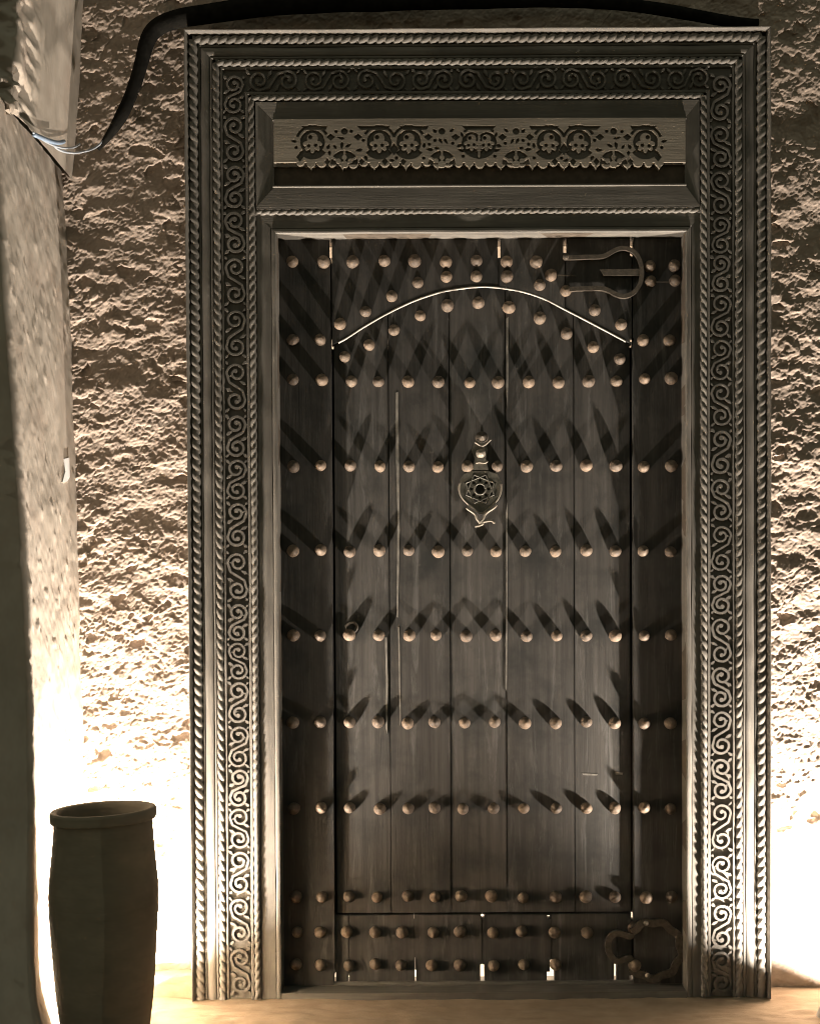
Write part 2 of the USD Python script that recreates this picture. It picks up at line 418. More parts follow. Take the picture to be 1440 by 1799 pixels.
# solid timber behind the mouldings
obj('frame_post', box(XL + 0.003, OXL, -G, 0.10, 0, ZT - 0.003), 'wood_ground', frame)
obj('frame_post', box(OXR, XR - 0.003, -G, 0.10, 0, ZT - 0.003), 'wood_ground', frame)
obj('frame_head', box(OXL, OXR, -G + 0.0002, 0.10, OZ, ZT - 0.003), 'wood_ground', frame)
def fillet(s0, s1, d, name, r=1.2):
    return loop_mould(px_prof([(s0, G - 0.004), (s0, d - 0.002), (s0 + r, d), (s1 - r, d), (s1, d - 0.002), (s1, G - 0.004)]), OUT, frame, name, seed=int(s0))
loop_mould([(0, -0.04), (0, 0.138), (0.8 * MX, 0.140), (2.0 * MX, 0.139), (6.0 * MX, 0.121), (6.2 * MX, G - 0.004)], OUT, frame, 'outer_edge', seed=1)
fillet(22, 26, 0.112, 'fillet')
loop_mould(px_prof([(26.4, G), (26.4, 0.108), (28, 0.113), (32, 0.1165), (36, 0.117), (40, 0.1155), (41.4, 0.113), (41.8, 0.109), (42.6, 0.109), (43, 0.113), (45, 0.114), (47, 0.111), (47, G - 0.004)]), OUT, frame, 'flat_band', seed=5)
fillet(60, 65, 0.114, 'fillet')
fillet(104, 109.5, 0.116, 'fillet')

loop_mould(px_prof([(65.2, 0.1025), (104, 0.1025), (104.2, G)]), OUT, frame, 'carved_ground', seed=9)
def rope(A, B, r, pitch=0.0345, hand=1):
    """Half-sunk twisted rope from A to B lying on the frame's face."""
    A, B = np.asarray(A, float), np.asarray(B, float)
    L = np.linalg.norm(B - A); t = (B - A) / L
    out = np.array([0, -1.0, 0]); side = np.cross(t, out)
    n = int(L / pitch * 9); s = np.linspace(0, L, n)
    th = np.linspace(-0.15, math.pi + 0.15, 17)
    S, TH = np.meshgrid(s, th, indexing='ij')
    jit = (meshkit.noise(np.stack([S / pitch / 1.7, 0 * S, 0 * S], -1), int(abs(A[0]) * 991) + int(r * 1e5)) - 0.5) * 1.1
    ph = TH * hand - 2 * math.pi * S / (2 * pitch) + jit * 0.5
    worn = smooth01(meshkit.noise(np.stack([S * 4.5, 0 * S + A[0] * 7, 0 * S + r * 500], -1), 17), 0.45, 0.85)
    lob = np.abs(np.cos(ph)) ** 0.75 * (1 - 0.45 * worn) + 0.22 * worn
    rr = r * (0.60 + 0.44 * lob) * (1 + 0.10 * jit)
    V = A + S[..., None] * t + (rr * np.cos(TH))[..., None] * side + (rr * np.sin(TH))[..., None] * out
    k, m_ = V.shape[:2]
    i, j = np.meshgrid(np.arange(k - 1), np.arange(m_ - 1), indexing='ij')
    a = (i * m_ + j).ravel()
    return trimesh.Trimesh(V.reshape(-1, 3), np.vstack([np.stack([a, a + m_, a + m_ + 1], -1), np.stack([a, a + m_ + 1, a + 1], -1)]), process=False)

def rope_loop(s_c, r, dc, hands, pitch):
    s = s_c * MX
    zt = ZT - s
    obj('rope_moulding', rope((XL + s, -dc, 0), (XL + s, -dc, zt), r, pitch, hands[0]), 'wood_upright', frame, smooth=True)
    obj('rope_moulding', rope((XL + s, -dc, zt), (XR - s, -dc, zt), r, pitch * 0.86, hands[1]), 'wood_cross', frame, smooth=True)
    obj('rope_moulding', rope((XR - s, -dc, 0), (XR - s, -dc, zt), r, pitch, hands[2]), 'wood_upright', frame, smooth=True)
rope_loop(13.9, 8.4 * MX, G + 0.013, (1, 1, -1), 0.0365)
rope_loop(53.6, 6.6 * MX, G + 0.012, (1, 1, -1), 0.0360)
rope_loop(114.8, 5.8 * MX, G + 0.013, (-1, 1, 1), 0.0350)

# scrollwork -------------------------------------------------------
def spiral(cx, cy, R, r_in, a0, turns, hand, n=26):
    a = a0 + hand * np.linspace(-2 * math.pi * turns, 0, n)
    r = r_in + (R - r_in) * np.linspace(0, 1, n) ** 0.75
    return np.stack([cx + r * np.cos(a), cy + r * np.sin(a)], -1)

def leaf(x, y, ang, L, W):
    p = [(0, 0), (L * .3, W * .5), (L * .65, W * .38), (L, 0), (L * .65, -W * .38), (L * .3, -W * .5)]
    return affinity.translate(affinity.rotate(Polygon(p), ang, origin=(0, 0), use_radians=True), x, y)

def s_motif(w, L, hand, rng, stroke):
    """One S-scroll, along +y over length L, in a band of width w, centred on the origin."""
    R = w * 0.5 - stroke * 0.55
    cy = L / 4
    R = min(R, L / 4 - stroke * 0.3)
    a = spiral(0, -cy, R, R * 0.22, 0.0, 1.18 + 0.15 * rng.random(), 1)
    b = -a[::-1]
    mid = np.array([[R * 0.72, -cy * 0.32], [0, 0], [-R * 0.72, cy * 0.32]])
    line = np.vstack([a, mid, b])
    parts = [LineString(line).buffer(stroke / 2, quad_segs=3)]
    parts += [Point(*a[0]).buffer(stroke * 0.85, quad_segs=3), Point(*b[-1]).buffer(stroke * 0.85, quad_segs=3)]
    e = w / 2
    # tendrils in the free corners, beside the crossing and between neighbours
    parts += [leaf(-e * 0.95, -cy * 0.12, -0.5, R * 0.95, stroke * 1.3), leaf(e * 0.95, cy * 0.12, math.pi - 0.5, R * 0.95, stroke * 1.3)]
    parts += [leaf(-e * 0.98, -2 * cy * 0.97, 0.75, R * 0.75, stroke * 1.2), leaf(e * 0.98, 2 * cy * 0.97, math.pi + 0.75, R * 0.75, stroke * 1.2)]
    parts += [leaf(e * 0.98, -2 * cy * 0.94, math.pi - 0.85, R * 0.55, stroke), leaf(-e * 0.98, 2 * cy * 0.94, -0.85, R * 0.55, stroke)]
    parts += [leaf(a[6][0] * 1.0, a[6][1], 1.0 + 3 * rng.random(), R * 0.42, stroke * 0.8), leaf(b[-7][0], b[-7][1], 1.0 + 3 * rng.random(), R * 0.42, stroke * 0.8)]
    u = unary_union(parts)
    if hand < 0:
        u = affinity.scale(u, -1, 1, origin=(0, 0))
    return affinity.rotate(u, (rng.random() - 0.5) * 3, origin=(0, 0))

def scroll_band(w, length, L0, rng, stroke):
    shapes, y, hand = [], 0.0, 1
    n = max(1, round(length / L0)); lens = np.array([1 + 0.16 * (rng.random() - 0.5) * 2.2 for _ in range(n)]); lens *= length / lens.sum()
    for L in lens:
        shapes.append(affinity.translate(s_motif(w, L, hand, rng, stroke * (0.92 + 0.2 * rng.random())), 0, y + L / 2))
        y += L; hand = -hand if rng.random() < 0.75 else hand
    u = unary_union(shapes)
    return u.intersection(sbox(-w / 2, 0, w / 2, length))
rng = np.random.default_rng(5)
bw = 38.5 * MX
cs = 84.5 * MX
zc = ZT - cs
ST = 0.0105
def relief(shape, d0, d1):
    low = plate(shape, d0, d1 - 0.0035)
    top = plate(shape.buffer(-0.0016), d1 - 0.0035, d1)
    return cat([low, top])
side_len = zc + bw / 2 - 0.0
for k, xx in enumerate((XL + cs, XR - cs)):
    s = scroll_band(bw, side_len - 0.03, 0.168, rng, ST)
    obj('carved_scrollwork', relief(affinity.translate(s, xx, 0.012), G - 0.002, 0.1165), 'wood_upright', frame)
s = scroll_band(bw, (XR - XL) - 2 * cs - bw, 0.185, rng, ST * 0.9)
s = affinity.translate(affinity.rotate(s, -90, origin=(0, 0)), XL + cs + bw / 2, zc)
obj('carved_scrollwork', relief(s, G - 0.002, 0.1165), 'wood_cross', frame)

# panel over the door ------------------------------------------------
PXL, PXR = P(481, 265, 0.115)[0], P(1203, 265, 0.115)[0]
PZT, PZB = P(842, 208, 0.115)[2], P(842, 327, 0.115)[2]
ZF = ZCROSS + 7.5 * MX
def quad_board(pts_out, pts_in, d_out, d_in, name, m):
    o = [(p[0], -d_out, p[1]) for p in pts_out]; i = [(p[0], -d_in, p[1]) for p in pts_in]
    bk = [(p[0], -(G - 0.004), p[1]) for p in pts_out] + [(p[0], -(G - 0.004), p[1]) for p in pts_in]
    V = np.array(o + i + bk)
    f = [[0, 1, 3], [0, 3, 2], [0, 4, 5], [0, 5, 1], [2, 3, 7], [2, 7, 6], [0, 2, 6], [0, 6, 4], [1, 5, 7], [1, 7, 3]]
    mm = trimesh.Trimesh(V, f, process=False); mm.fix_normals()
    obj(name, mm, m, frame)
e = 0.004
quad_board([(IXL + e, IZT - e), (IXR - e, IZT - e)], [(PXL, PZT), (PXR, PZT)], 0.1175, 0.112, 'panel_border', 'wood_cross')
quad_board([(IXL + e, ZF), (IXL + e, IZT - e)], [(PXL, PZB), (PXL, PZT)], 0.1175, 0.108, 'panel_border', 'wood_upright')
quad_board([(IXR - e, ZF), (IXR - e, IZT - e)], [(PXR, PZB), (PXR, PZT)], 0.1175, 0.108, 'panel_border', 'wood_upright')
quad_board([(IXL + e, ZF), (IXR - e, ZF)], [(PXL, PZB), (PXR, PZB)], 0.1175, 0.117, 'panel_border', 'wood_cross')
obj('panel_bead', tube([(PXL - 0.004, -0.117, PZB + 0.002), (0.5 * (PXL + PXR), -0.1175, PZB + 0.002), (PXR + 0.004, -0.117, PZB + 0.002)], 0.0045, 8), 'wood_cross', frame, smooth=True)
obj('panel_bead', tube([(PXL - 0.004, -0.112, PZT - 0.001), (0.5 * (PXL + PXR), -0.1125, PZT - 0.001), (PXR + 0.004, -0.112, PZT - 0.001)], 0.004, 8), 'wood_cross', frame, smooth=True)
# fretwork board, drawn in photo pixels then laid on its plane
CXP = 841.0
def mirror(g):
    return affinity.scale(g, -1, 1, origin=(CXP, 0))
holes, keep = [], []
def half_ring(cx, cy, r0, r1, a0, a1):
    a = np.radians(np.linspace(a0, a1, 24))
    return Polygon([(cx + r1 * math.cos(t), cy + r1 * math.sin(t)) for t in a] + [(cx + r0 * math.cos(t), cy + r0 * math.sin(t)) for t in a[::-1]])
def flower(cx, cy, s=1.0):
    lob = [Point(cx, cy - 6 * s).buffer(9.5 * s, quad_segs=4)]
    for t, L in ((12, 16), (50, 17), (90, 18), (130, 17), (168, 16)):
        lob.append(affinity.rotate(affinity.scale(Point(cx + s * L * 0.58, cy).buffer(1, quad_segs=5), s * L * 0.44, s * 4.3), t, origin=(cx, cy)))
    u = unary_union(lob + [Point(cx, cy + 1).buffer(7 * s)])
    for x, y, r in ((-3.5, -8, 3.2), (5, 5, 2.6), (-6, 6, 2.6)):
        u = u.difference(Point(cx + s * x, cy + s * y).buffer(s * r, quad_segs=3))
    return u
left_h, left_k = [], []
for fx in (549, 666, 718):
    left_h.append(Point(fx, 250).buffer(21.5, quad_segs=6)); left_h.append(half_ring(fx, 252, 15, 28, 35, 145))
    left_h.append(half_ring(fx, 250, 26, 30, 200, 330) if fx != 666 else half_ring(fx, 250, 26, 30, 210, 340))
    left_k.append(flower(fx, 250, 1.08))
for ax in (605, 776):
    left_h.append(half_ring(ax, 289, 0.1, 24, 180, 360)); left_h.append(Point(ax, 231).buffer(5.5, quad_segs=4))
    for q in (-24, 24):
        left_h.append(Polygon([(ax + q - 7, 241), (ax + q, 235), (ax + q + 7, 241), (ax + q, 247)]))
    for t in (-150, -90, -30):
        left_k.append(LineString([(ax, 290), (ax + 24 * math.cos(math.radians(t)), 289 + 24 * math.sin(math.radians(t)))]).buffer(2.3))
        left_k.append(Point(ax + 12 * math.cos(math.radians(t)), 289 + 12 * math.sin(math.radians(t))).buffer(5, quad_segs=3))
    left_k.append(Point(ax, 289).buffer(7, quad_segs=3))
for x0, x1 in ((530, 575), (628, 684), (702, 752)):
    left_h.append(Polygon([(x0, 222), (x1, 222), (x1 - 3, 228), (x0 + 6, 228)]))
for x, y, r in ((692, 262, 8), (676, 284, 5), (708, 284, 5), (575, 284, 5), (635, 284, 5), (527, 276, 6)):
    left_h.append(Polygon([(x - r, y), (x, y - r * 1.3), (x + r, y), (x, y + r * 1.3)]))
rr_ = np.random.default_rng(3)
taken = unary_union(left_h)
for _ in range(900):
    x, y = rr_.uniform(519, 826), rr_.uniform(224, 284)
    g = leaf(x, y, rr_.uniform(0, 6.3), rr_.uniform(8, 13), rr_.uniform(4, 6)) if rr_.random() < 0.75 else Point(x, y).buffer(2.6, quad_segs=3)
    if g.distance(taken) > 3.2 and g.bounds[2] < 829 and 221 < g.bounds[1] and g.bounds[3] < 285:
        left_h.append(g); taken = taken.union(g)
for g in left_h: holes += [g, mirror(g)]
for g in left_k: keep += [g, mirror(g)]
holes += [Point(828, 250).buffer(17), Point(855, 250).buffer(17), half_ring(841.5, 246, 20, 33, 30, 150), Polygon([(812, 222), (870, 222), (864, 228), (818, 228)])]
keep += [flower(828, 250, .9), flower(854, 250, .9), LineString([(841, 240), (841, 275)]).buffer(2.5)]
body = sbox(481, 207, 1203.5, 286)
teeth = []
for k, x in enumerate(np.arange(528, 1160, 18.5)):
    teeth.append(affinity.scale(Point(x, 285).buffer(7.5 + (k * 7 % 3) * 0.8, quad_segs=4), 1.0, 1.0 + 0.25 * (k % 2)))
    if k % 3 == 1: teeth.append(Polygon([(x - 4, 291), (x + 4, 291), (x, 299)]))
body = unary_union([body] + teeth)
fret = unary_union([body.difference(unary_union(holes))] + [g.intersection(sbox(481, 207, 1203, 295)) for g in keep])
def lay(shape, depth):
    def one(g):
        return Polygon([tuple(P(x, y, depth)[[0, 2]]) for x, y in g.exterior.coords], [[tuple(P(x, y, depth)[[0, 2]]) for x, y in h.coords] for h in g.interiors])
    return unary_union([one(g).buffer(0) for g in getattr(shape, 'geoms', [shape])])
fr = lay(fret, 0.115).intersection(sbox(PXL - 0.001, 0, PXR + 0.001, PZT + 0.001))
obj('panel_ground', box(PXL - 0.002, PXR + 0.002, -0.1105, -G + 0.001, P(842, 291, .11)[2], PZT + 0.002), 'wood_cross', frame)
obj('fretwork_panel', relief(fr, G - 0.002, 0.1225), 'wood_pale', frame)

# cross rope and its fillets, lintel band, beads round the opening ---------
obj('rope_moulding', rope((IXL - 2 * MX, -(G + 0.007), ZCROSS), (IXR + 2 * MX, -(G + 0.007), ZCROSS), 5.6 * MX, 0.030, 1), 'wood_cross', frame, smooth=True)
obj('cross_fillet', box(IXL + e, IXR - e, -0.1165, -G + 0.004, ZF - 3.2 * MX, ZF - 0.3 * MX), 'wood_cross', frame)
INN = (IXL, IXR, ZCROSS - 6 * MX)
wl = OXL - IXL
loop_mould([(0, G - 0.002), (0.0, 0.103), (0.020, 0.1015), (0.021, 0.100)], INN, frame, 'recess_strip', seed=61)
hi = INN[2] - OZ
loop_in = (OXL, OXR, OZ)
def inner(prof, name, seed):
    return loop_mould([(-s * MX, d) for s, d in prof], loop_in, frame, name, seed=seed)
inner([(36, G - 0.002), (36, 0.104), (34.5, 0.107), (22, 0.1075), (10.5, 0.107), (9.2, 0.104), (9.2, G)], 'lining_band', 62)
inner([(8.8, G - 0.002), (8.8, 0.108), (7.6, 0.111), (4.5, 0.1125), (1.5, 0.111), (0.0, 0.107), (-0.2, -0.03)], 'lining_bead', 63)

# threshold
sill_z = P(842, 1738, 0.02)[2]
zs_front = max(sill_z, 0.02)
thr = trimesh.creation.box([OXR - OXL + 0.0, 0.30, 1.0]).subdivide_to_size(0.03)
tv = thr.vertices.copy()
tv = np.stack([tv[:, 0] + (OXL + OXR) / 2, tv[:, 1] - 0.118 + 0.15, np.where(tv[:, 2] > 0, zs_front, -0.03 + 0 * tv[:, 2])], -1)
thr = cat([box(OXL - 0.0, OXR + 0.0, -0.112, 0.10, -0.03, zs_front)])
obj('threshold', thr, 'wood_cross', frame)
obj('threshold_bead', tube([(OXL, -0.008, zs_front + 0.004), ((OXL + OXR) / 2, -0.009, zs_front + 0.004), (OXR, -0.008, zs_front + 0.004)], 0.011, 8), 'wood_cross', frame, smooth=True)

# ------------------------------------------------------------------ the studded door
door = thing('studded_door', 'old plank double door with arched wicket and rows of round nails', 'door', kind='thing')
WD = 0.0           # wicket face depth
SD = 0.026         # stiles, header and bottom rail stand proud
ZB = zs_front + 0.004
def dx(px, py=1000, d=0.0):
    return P(px, py, d)[0]
def dz(py, px=845, d=0.0):
    return P(px, py, d)[2]
T = 0.045
def plank(shape, depth, name, m, gap=0.0022):
    s0 = shape.buffer(-0.0004)
    s1 = shape.buffer(-gap)
    back = plate(s0, depth - T, depth - 0.007)
    mid = plate(shape.buffer(-gap * 0.55), depth - 0.007, depth - 0.002)
    front = plate(s1, depth - 0.002, depth)
    return obj(name, cat([back, mid, front]), m, door)
DW = ['door_wood_a', 'door_wood_b', 'door_wood_c', 'door_wood_d']
xa, xb_ = dx(586), dx(1109)
zw = dz(1606)
arch = [(585, 606), (597, 600), (640, 573), (690, 545), (740, 523), (790, 509), (850, 503), (900, 508), (945, 520), (1000, 547), (1050, 573), (1110, 605)]
arch_w = [(P(x, y, SD)[0], P(x, y, SD)[2]) for x, y in arch]
ax_, az_ = np.array(arch_w).T
ax_[0], ax_[-1] = xa, xb_
# dense arch
xs_a = np.linspace(xa, xb_, 48); 
from scipy.interpolate import PchipInterpolator
zs_a = PchipInterpolator(ax_, az_)(xs_a)
ztop = OZ + 0.02
# notches of light at the head and foot of the boards (photo pixels: x centre, width, top, bottom)
notch_top = [(580, 4.5, 400, 452), (877, 5.5, 400, 452), (993, 6.5, 400, 443), (1110, 6.5, 400, 448)]
notch_bot = [(848, 7, 1698, 1745), (971, 8.5, 1690, 1745), (966, 9, 1711, 1745), (1083, 5, 1697, 1745), (1109, 2.5, 1717, 1745), (730, 2.5, 1708, 1745), (612, 2.2, 1718, 1745), (588, 2.2, 1712, 1745), (491.0, 3.2, 1628, 1745), (848, 6, 1610, 1617), (965, 6, 1611, 1617), (1130 - 20, 5, 594, 600)]
def notch(l):
    out = []
    for c, w, y0, y1 in l:
        a = P(c - w / 2, y1, SD); b = P(c + w / 2, y0, SD)
        out.append(sbox(a[0], a[2], b[0], b[2]))
    return unary_union(out)
NT = notch(notch_top + notch_bot)
# wicket planks, behind the arched header
seams = [586, 684, 790, 889, 1008, 1109]
wick = [dx(s) for s in seams]
planks_w = []
for k in range(5):
    x0, x1 = wick[k] + (0.004 if k == 0 else 0), wick[k + 1] - (0.004 if k == 4 else 0)
    tilt = [0, 0.004, -0.003, 0.003, 0][k]
    shp = Polygon([(x0, zw + 0.004), (x1, zw + 0.004), (x1, ztop - 0.1), (x0, ztop - 0.1)]).difference(NT)
    planks_w.append((x0, x1, plank(shp, WD + [0.0, 0.002, -0.001, 0.0015, 0.0][k], 'wicket_plank', DW[k % 4])))
# short repair strip in the second plank
strip = [(697, 700), (703, 700), (704, 1600), (699, 1600)]
# stiles
def stile(px0, px1, m):
    x0, x1 = dx(px0), dx(px1)
    return (x0, x1, plank(sbox(x0, ZB, x1, ztop).difference(NT), SD, 'door_stile', m))
stiles = [stile(489.5, 585, 'door_wood_b'), stile(1110, 1205, 'door_wood_b')]
# header boards with the arch cut from them
hs = [586, 877, 993, 1109]
headers = []
under = Polygon([(xa - .001, zw)] + list(zip(xs_a, zs_a)) + [(xb_ + .001, zw)])
for k in range(3):
    x0, x1 = dx(hs[k]), dx(hs[k + 1])
    shp = sbox(x0, zw + 0.3, x1, ztop).difference(under).difference(NT)
    headers.append((x0, x1, plank(shp, SD + [0, 0.001, 0][k], 'header_board', DW[(k + 1) % 4])))
# bottom rail boards
bs = [586, 613, 728, 847, 968, 1083, 1109]
bots = []
for k in range(6):
    x0, x1 = dx(bs[k], 1670), dx(bs[k + 1], 1670)
    bots.append((x0, x1, plank(sbox(x0, ZB, x1, zw).difference(NT), 0.006 + 0.002 * (k % 2), 'bottom_board', DW[(k + 2) % 4])))
# ledges behind that close the joints
obj('backing_ledge', box(OXL + .01, OXR - .01, T + 0.003, T + 0.03, dz(1688), dz(1622)), 'door_dark', door)
obj('backing_ledge', box(OXL + .01, OXR - .01, T + 0.003, T + 0.03, dz(1609.3), dz(608)), 'door_dark', door)
obj('backing_ledge', box(OXL + .01, OXR - .01, T + 0.003, T + 0.03, dz(590), dz(456)), 'door_dark', door)

# nails
nail_meshes = []
for k in range(3):
    r, h = 0.0218, 0.031
    prof = [(r * 1.0, -0.002), (r * 1.0, 0.004)] + [(max(r * math.cos(a), 1e-4), 0.006 + 0.026 * math.sin(a)) for a in np.radians([8, 22, 37, 52, 68, 82, 90])]
    mm = lathe(prof, 18)
    vv = mm.vertices.copy()
    nn = meshkit.noise(vv * 70 + k * 9, k)[:, None] - 0.5
    vv = vv * (1 + nn * np.array([[0.10, 0.10, 0.12]]))
    nail_meshes.append(trimesh.Trimesh(np.stack([vv[:, 0], -vv[:, 2], vv[:, 1]], -1), mm.faces, process=False))
rows = [
 (458, [513, 568, 619, 675, 728, 783, 837, 890, 942]),
 (485, [784, 836.5, 890.5]),
 (670, [617, 664.5, 717, 770, 825, 875, 929, 981, 1034, 1083]),
 (819, [515, 563, 615, 667, 718, 769, 821, 873, 925, 977, 1030, 1082, 1131, 1179]),
 (968, [514, 563, 614, 666, 718, 770, 821, 871, 923, 976, 1030, 1081, 1130, 1178]),
 (1117, [515, 562, 613, 665, 719, 766, 819, 871, 925, 978, 1030, 1081, 1132, 1179]),
 (1270, [514, 562, 614, 664, 716, 763, 816, 869, 922, 976, 1030, 1080, 1132, 1178]),
 (1421, [516, 564, 614, 667, 717, 763, 813, 867, 920, 977, 1030, 1080, 1132, 1178]),
 (1577, [520, 565, 613, 662, 716, 764, 810, 863, 919, 976, 1029, 1080, 1135, 1180]),
 (1639, [522, 562, 609, 659, 706, 761, 808, 865.5, 916, 974, 1031]),
 (1697, [520, 563, 613, 659, 704, 758, 808, 867, 920, 976])]
spots = [(x, y + RNG.uniform(-1.5, 1.5)) for y, r in rows for x in r]
spots += [(1141, 467), (1185, 466), (1143, 493), (1186, 492), (968, 482), (948, 500), (994, 510), (840, 531), (894, 539), (948, 558), (1045, 544), (1091, 569),
          (995, 585), (1042, 609), (1089, 630), (1130, 597), (1176, 597), (1133, 665), (1179, 664), (734, 495), (688, 519), (642, 546), (597, 568), (786, 536), (738, 554),
          (692, 579), (648, 605), (605, 626), (514, 596), (562, 596), (514, 666), (565, 667), (1112, 1631), (1115, 1698)]
def owner(x, z, py):
    for x0, x1, o in stiles:
        if x0 <= x <= x1: return o, SD
    if py > 1607:
        for x0, x1, o in bots:
            if x0 - .002 <= x <= x1 + .002: return o, 0.007
    if z > np.interp(x, xs_a, zs_a):
        for x0, x1, o in headers:
            if x0 - .002 <= x <= x1 + .002: return o, SD
    for x0, x1, o in planks_w:
        if x0 - .006 <= x <= x1 + .006: return o, WD
    return door, WD
for k, (px, py) in enumerate(spots):
    p = P(px, py, 0.02)
    o, d = owner(p[0], p[2], py)
    q = P(px, py, d + 0.012)
    obj('nail', nail_meshes[k % 3], 'nail_metal_' + 'abc'[(k * 7 + k // 3) % 3], o, smooth=50, loc=(q[0], -d + 0.001, q[2]), rotz=float(RNG.uniform(0, 360)))
# pale filler and paint left in the joints and on the boards
def streak(pts, o, d):
    obj('paint_streak', plate(lay(Polygon(pts), d).buffer(0), d - 0.003, d + 0.0012), 'old_paint', o)
for pts, k, d in (([(695, 690), (699, 688), (700.5, 800), (702, 930), (699, 1085), (696.5, 1084), (698, 900), (695, 800)], 1, 0.002),
                  ([(699, 1102), (701.5, 1102), (704, 1270), (702, 1276)], 1, 0.002), ([(676, 1120), (679.5, 1120), (681, 1200), (680, 1290), (677.5, 1280), (678, 1200)], 1, 0.002),
                  ([(888.5, 900), (891.5, 880), (891, 1060), (890, 1215), (887.5, 1210), (889, 1050)], 3, 0.0015), ([(889, 560), (892.5, 556), (893, 660), (891, 720), (889, 690)], 3, 0.0015),
                  ([(766, 700), (770, 702), (771, 716), (768, 722), (764, 716)], 2, -0.001), ([(741, 1118), (746, 1116), (747, 1130), (743, 1140)], 2, -0.001),
                  ([(1022, 1359), (1050, 1360), (1048, 1363), (1024, 1362)], 4, 0.0), ([(1080, 1357), (1094, 1358), (1093, 1362), (1081, 1361)], 4, 0.0),
                  ([(755, 559), (787, 557), (788, 562), (754, 563)], 2, -0.001)):
    streak(pts, planks_w[k][2], d)
ap = np.array([(x, z) for x, z in zip(xs_a, zs_a)])
obj('lit_arch_edge', tube(np.stack([ap[1:-1, 0], np.full(len(ap) - 2, -SD + 0.002), ap[1:-1, 1] - 0.001], -1), 0.0036, 8), 'lit_edge_pale', door, smooth=True)  # added pale tube drawing the lit underside of the arched header
# small keyhole washer above one nail
q = P(618, 1102, 0.002)
wash = lathe([(0.013, 0), (0.013, 0.005), (0.020, 0.007), (0.024, 0.004), (0.024, 0)], 20)
obj('keyhole_washer', trimesh.Trimesh(np.stack([wash.vertices[:, 0] + q[0], -wash.vertices[:, 2] - 0.002, wash.vertices[:, 1] + q[2]], -1), wash.faces, process=False), 'iron', door, smooth=40)

# knocker -------------------------------------------------------------
def lathe_front(prof, px, py, d, n=20):
    m_ = lathe(prof, n); q = P(px, py, d)
    return trimesh.Trimesh(np.stack([m_.vertices[:, 0] + q[0], -m_.vertices[:, 2] - d, m_.vertices[:, 1] + q[2]], -1), m_.faces, process=False)
kn = thing('door_knocker', 'pierced star shaped metal knocker hanging on the wicket door', 'knocker')
def kpoly(pts):
    return lay(Polygon(pts), 0.012)
star = []
for k in range(16):
    r = 37 if k % 2 == 0 else 24
    t = math.pi * k / 8 + math.pi / 2
    star.append((843 + r * math.cos(t), 858 + r * math.sin(t)))
disc = Polygon([(808, 842), (815, 832), (829, 827), (857, 827), (873, 832), (880, 846), (881, 862), (876, 878), (864, 890), (852, 900), (840, 900), (822, 888), (811, 876), (806, 858)])
cut = []
for k in range(8):
    t = math.pi * k / 4 + math.pi / 8
    c = (843 + 24 * math.cos(t), 859 + 24 * math.sin(t))
    cut.append(affinity.rotate(Polygon([(c[0] - 6, c[1]), (c[0], c[1] - 4.6), (c[0] + 6, c[1]), (c[0], c[1] + 4.6)]), math.degrees(t), origin=c))
    t = math.pi * k / 4
    c = (843 + 15 * math.cos(t), 859 + 15 * math.sin(t))
    cut.append(affinity.rotate(Polygon([(c[0] - 3.2, c[1]), (c[0], c[1] - 2.4), (c[0] + 3.2, c[1]), (c[0], c[1] + 2.4)]), math.degrees(t), origin=c))
cut.append(Point(843, 859).buffer(8))
obj('star_plate', relief(lay(disc.difference(unary_union(cut)), 0.014), 0.004, 0.016), 'knocker_brass', kn)
for rot in (0, 45):
    sq = [(843 + 27 * math.cos(math.radians(a + rot)), 859 + 27 * math.sin(math.radians(a + rot))) for a in (22, 112, 202, 292, 22)]
    obj('star_outline', cat([tube([P(*sq[i], 0.016), P(*sq[i + 1], 0.016)], 0.0026, 6) for i in range(4)]), 'knocker_brass', kn, smooth=True)
rim_px = [(808, 848), (809, 870), (818, 882), (832, 893), (845, 902), (858, 893), (872, 880), (879, 866), (880, 850)]
rim = spline([P(x, y, 0.017) for x, y in rim_px], 40)
obj('rim', tube(rim, 0.0032, 6), 'polished_brass', kn, smooth=True)
obj('boss', tube(spline([P(843 + 9.5 * math.cos(t), 859 + 9.5 * math.sin(t), 0.016) for t in np.linspace(0, 2 * math.pi, 14)], 28), 0.0036, 6), 'knocker_brass', kn, smooth=True)
# lower scrolls: two crossing horns
for pts in ([(819, 892), (829, 899), (836, 906), (838, 912), (846, 918), (834, 925)], [(872, 887), (858, 898), (851, 905), (848, 912), (841, 918), (858, 915), (868, 920)]):
    obj('horn', tube(spline([P(x, y, 0.020) for x, y in pts], 30), 0.0038 + 0.002 * np.sin(np.linspace(0, 3.0, 30)), 7), 'polished_brass', kn, smooth=True)
# hinge boss: tapering stem, ball and collar above
stem_ = lay(Polygon([(829, 826), (833, 806), (828, 790), (834, 776), (843, 770), (852, 776), (857, 790), (853, 806), (858, 826)]), 0.012)
obj('stem', relief(stem_, 0.004, 0.018), 'knocker_brass', kn)
obj('hinge_ball', lathe_front([(0.0165, 0.0), (0.018, 0.010), (0.014, 0.020), (0.008, 0.026), (0.0001, 0.028)], 844, 797, 0.014), 'polished_brass', kn, smooth=True)
obj('collar', tube(spline([P(x, y, 0.026) for x, y in [(834, 777), (840, 780), (846, 783), (853, 780), (862, 772)]], 16), 0.0042, 7), 'polished_brass', kn, smooth=True)
obj('collar', tube(spline([P(x, y, 0.026) for x, y in [(836, 814), (842, 812), (848, 813), (856, 810)]], 14), 0.0042, 7), 'polished_brass', kn, smooth=True)
obj('hinge_pin', lathe_front([(0.024, 0.0), (0.022, 0.010), (0.012, 0.03), (0.006, 0.045), (0.0001, 0.05)], 846, 769, 0.004), 'iron', kn, smooth=40)

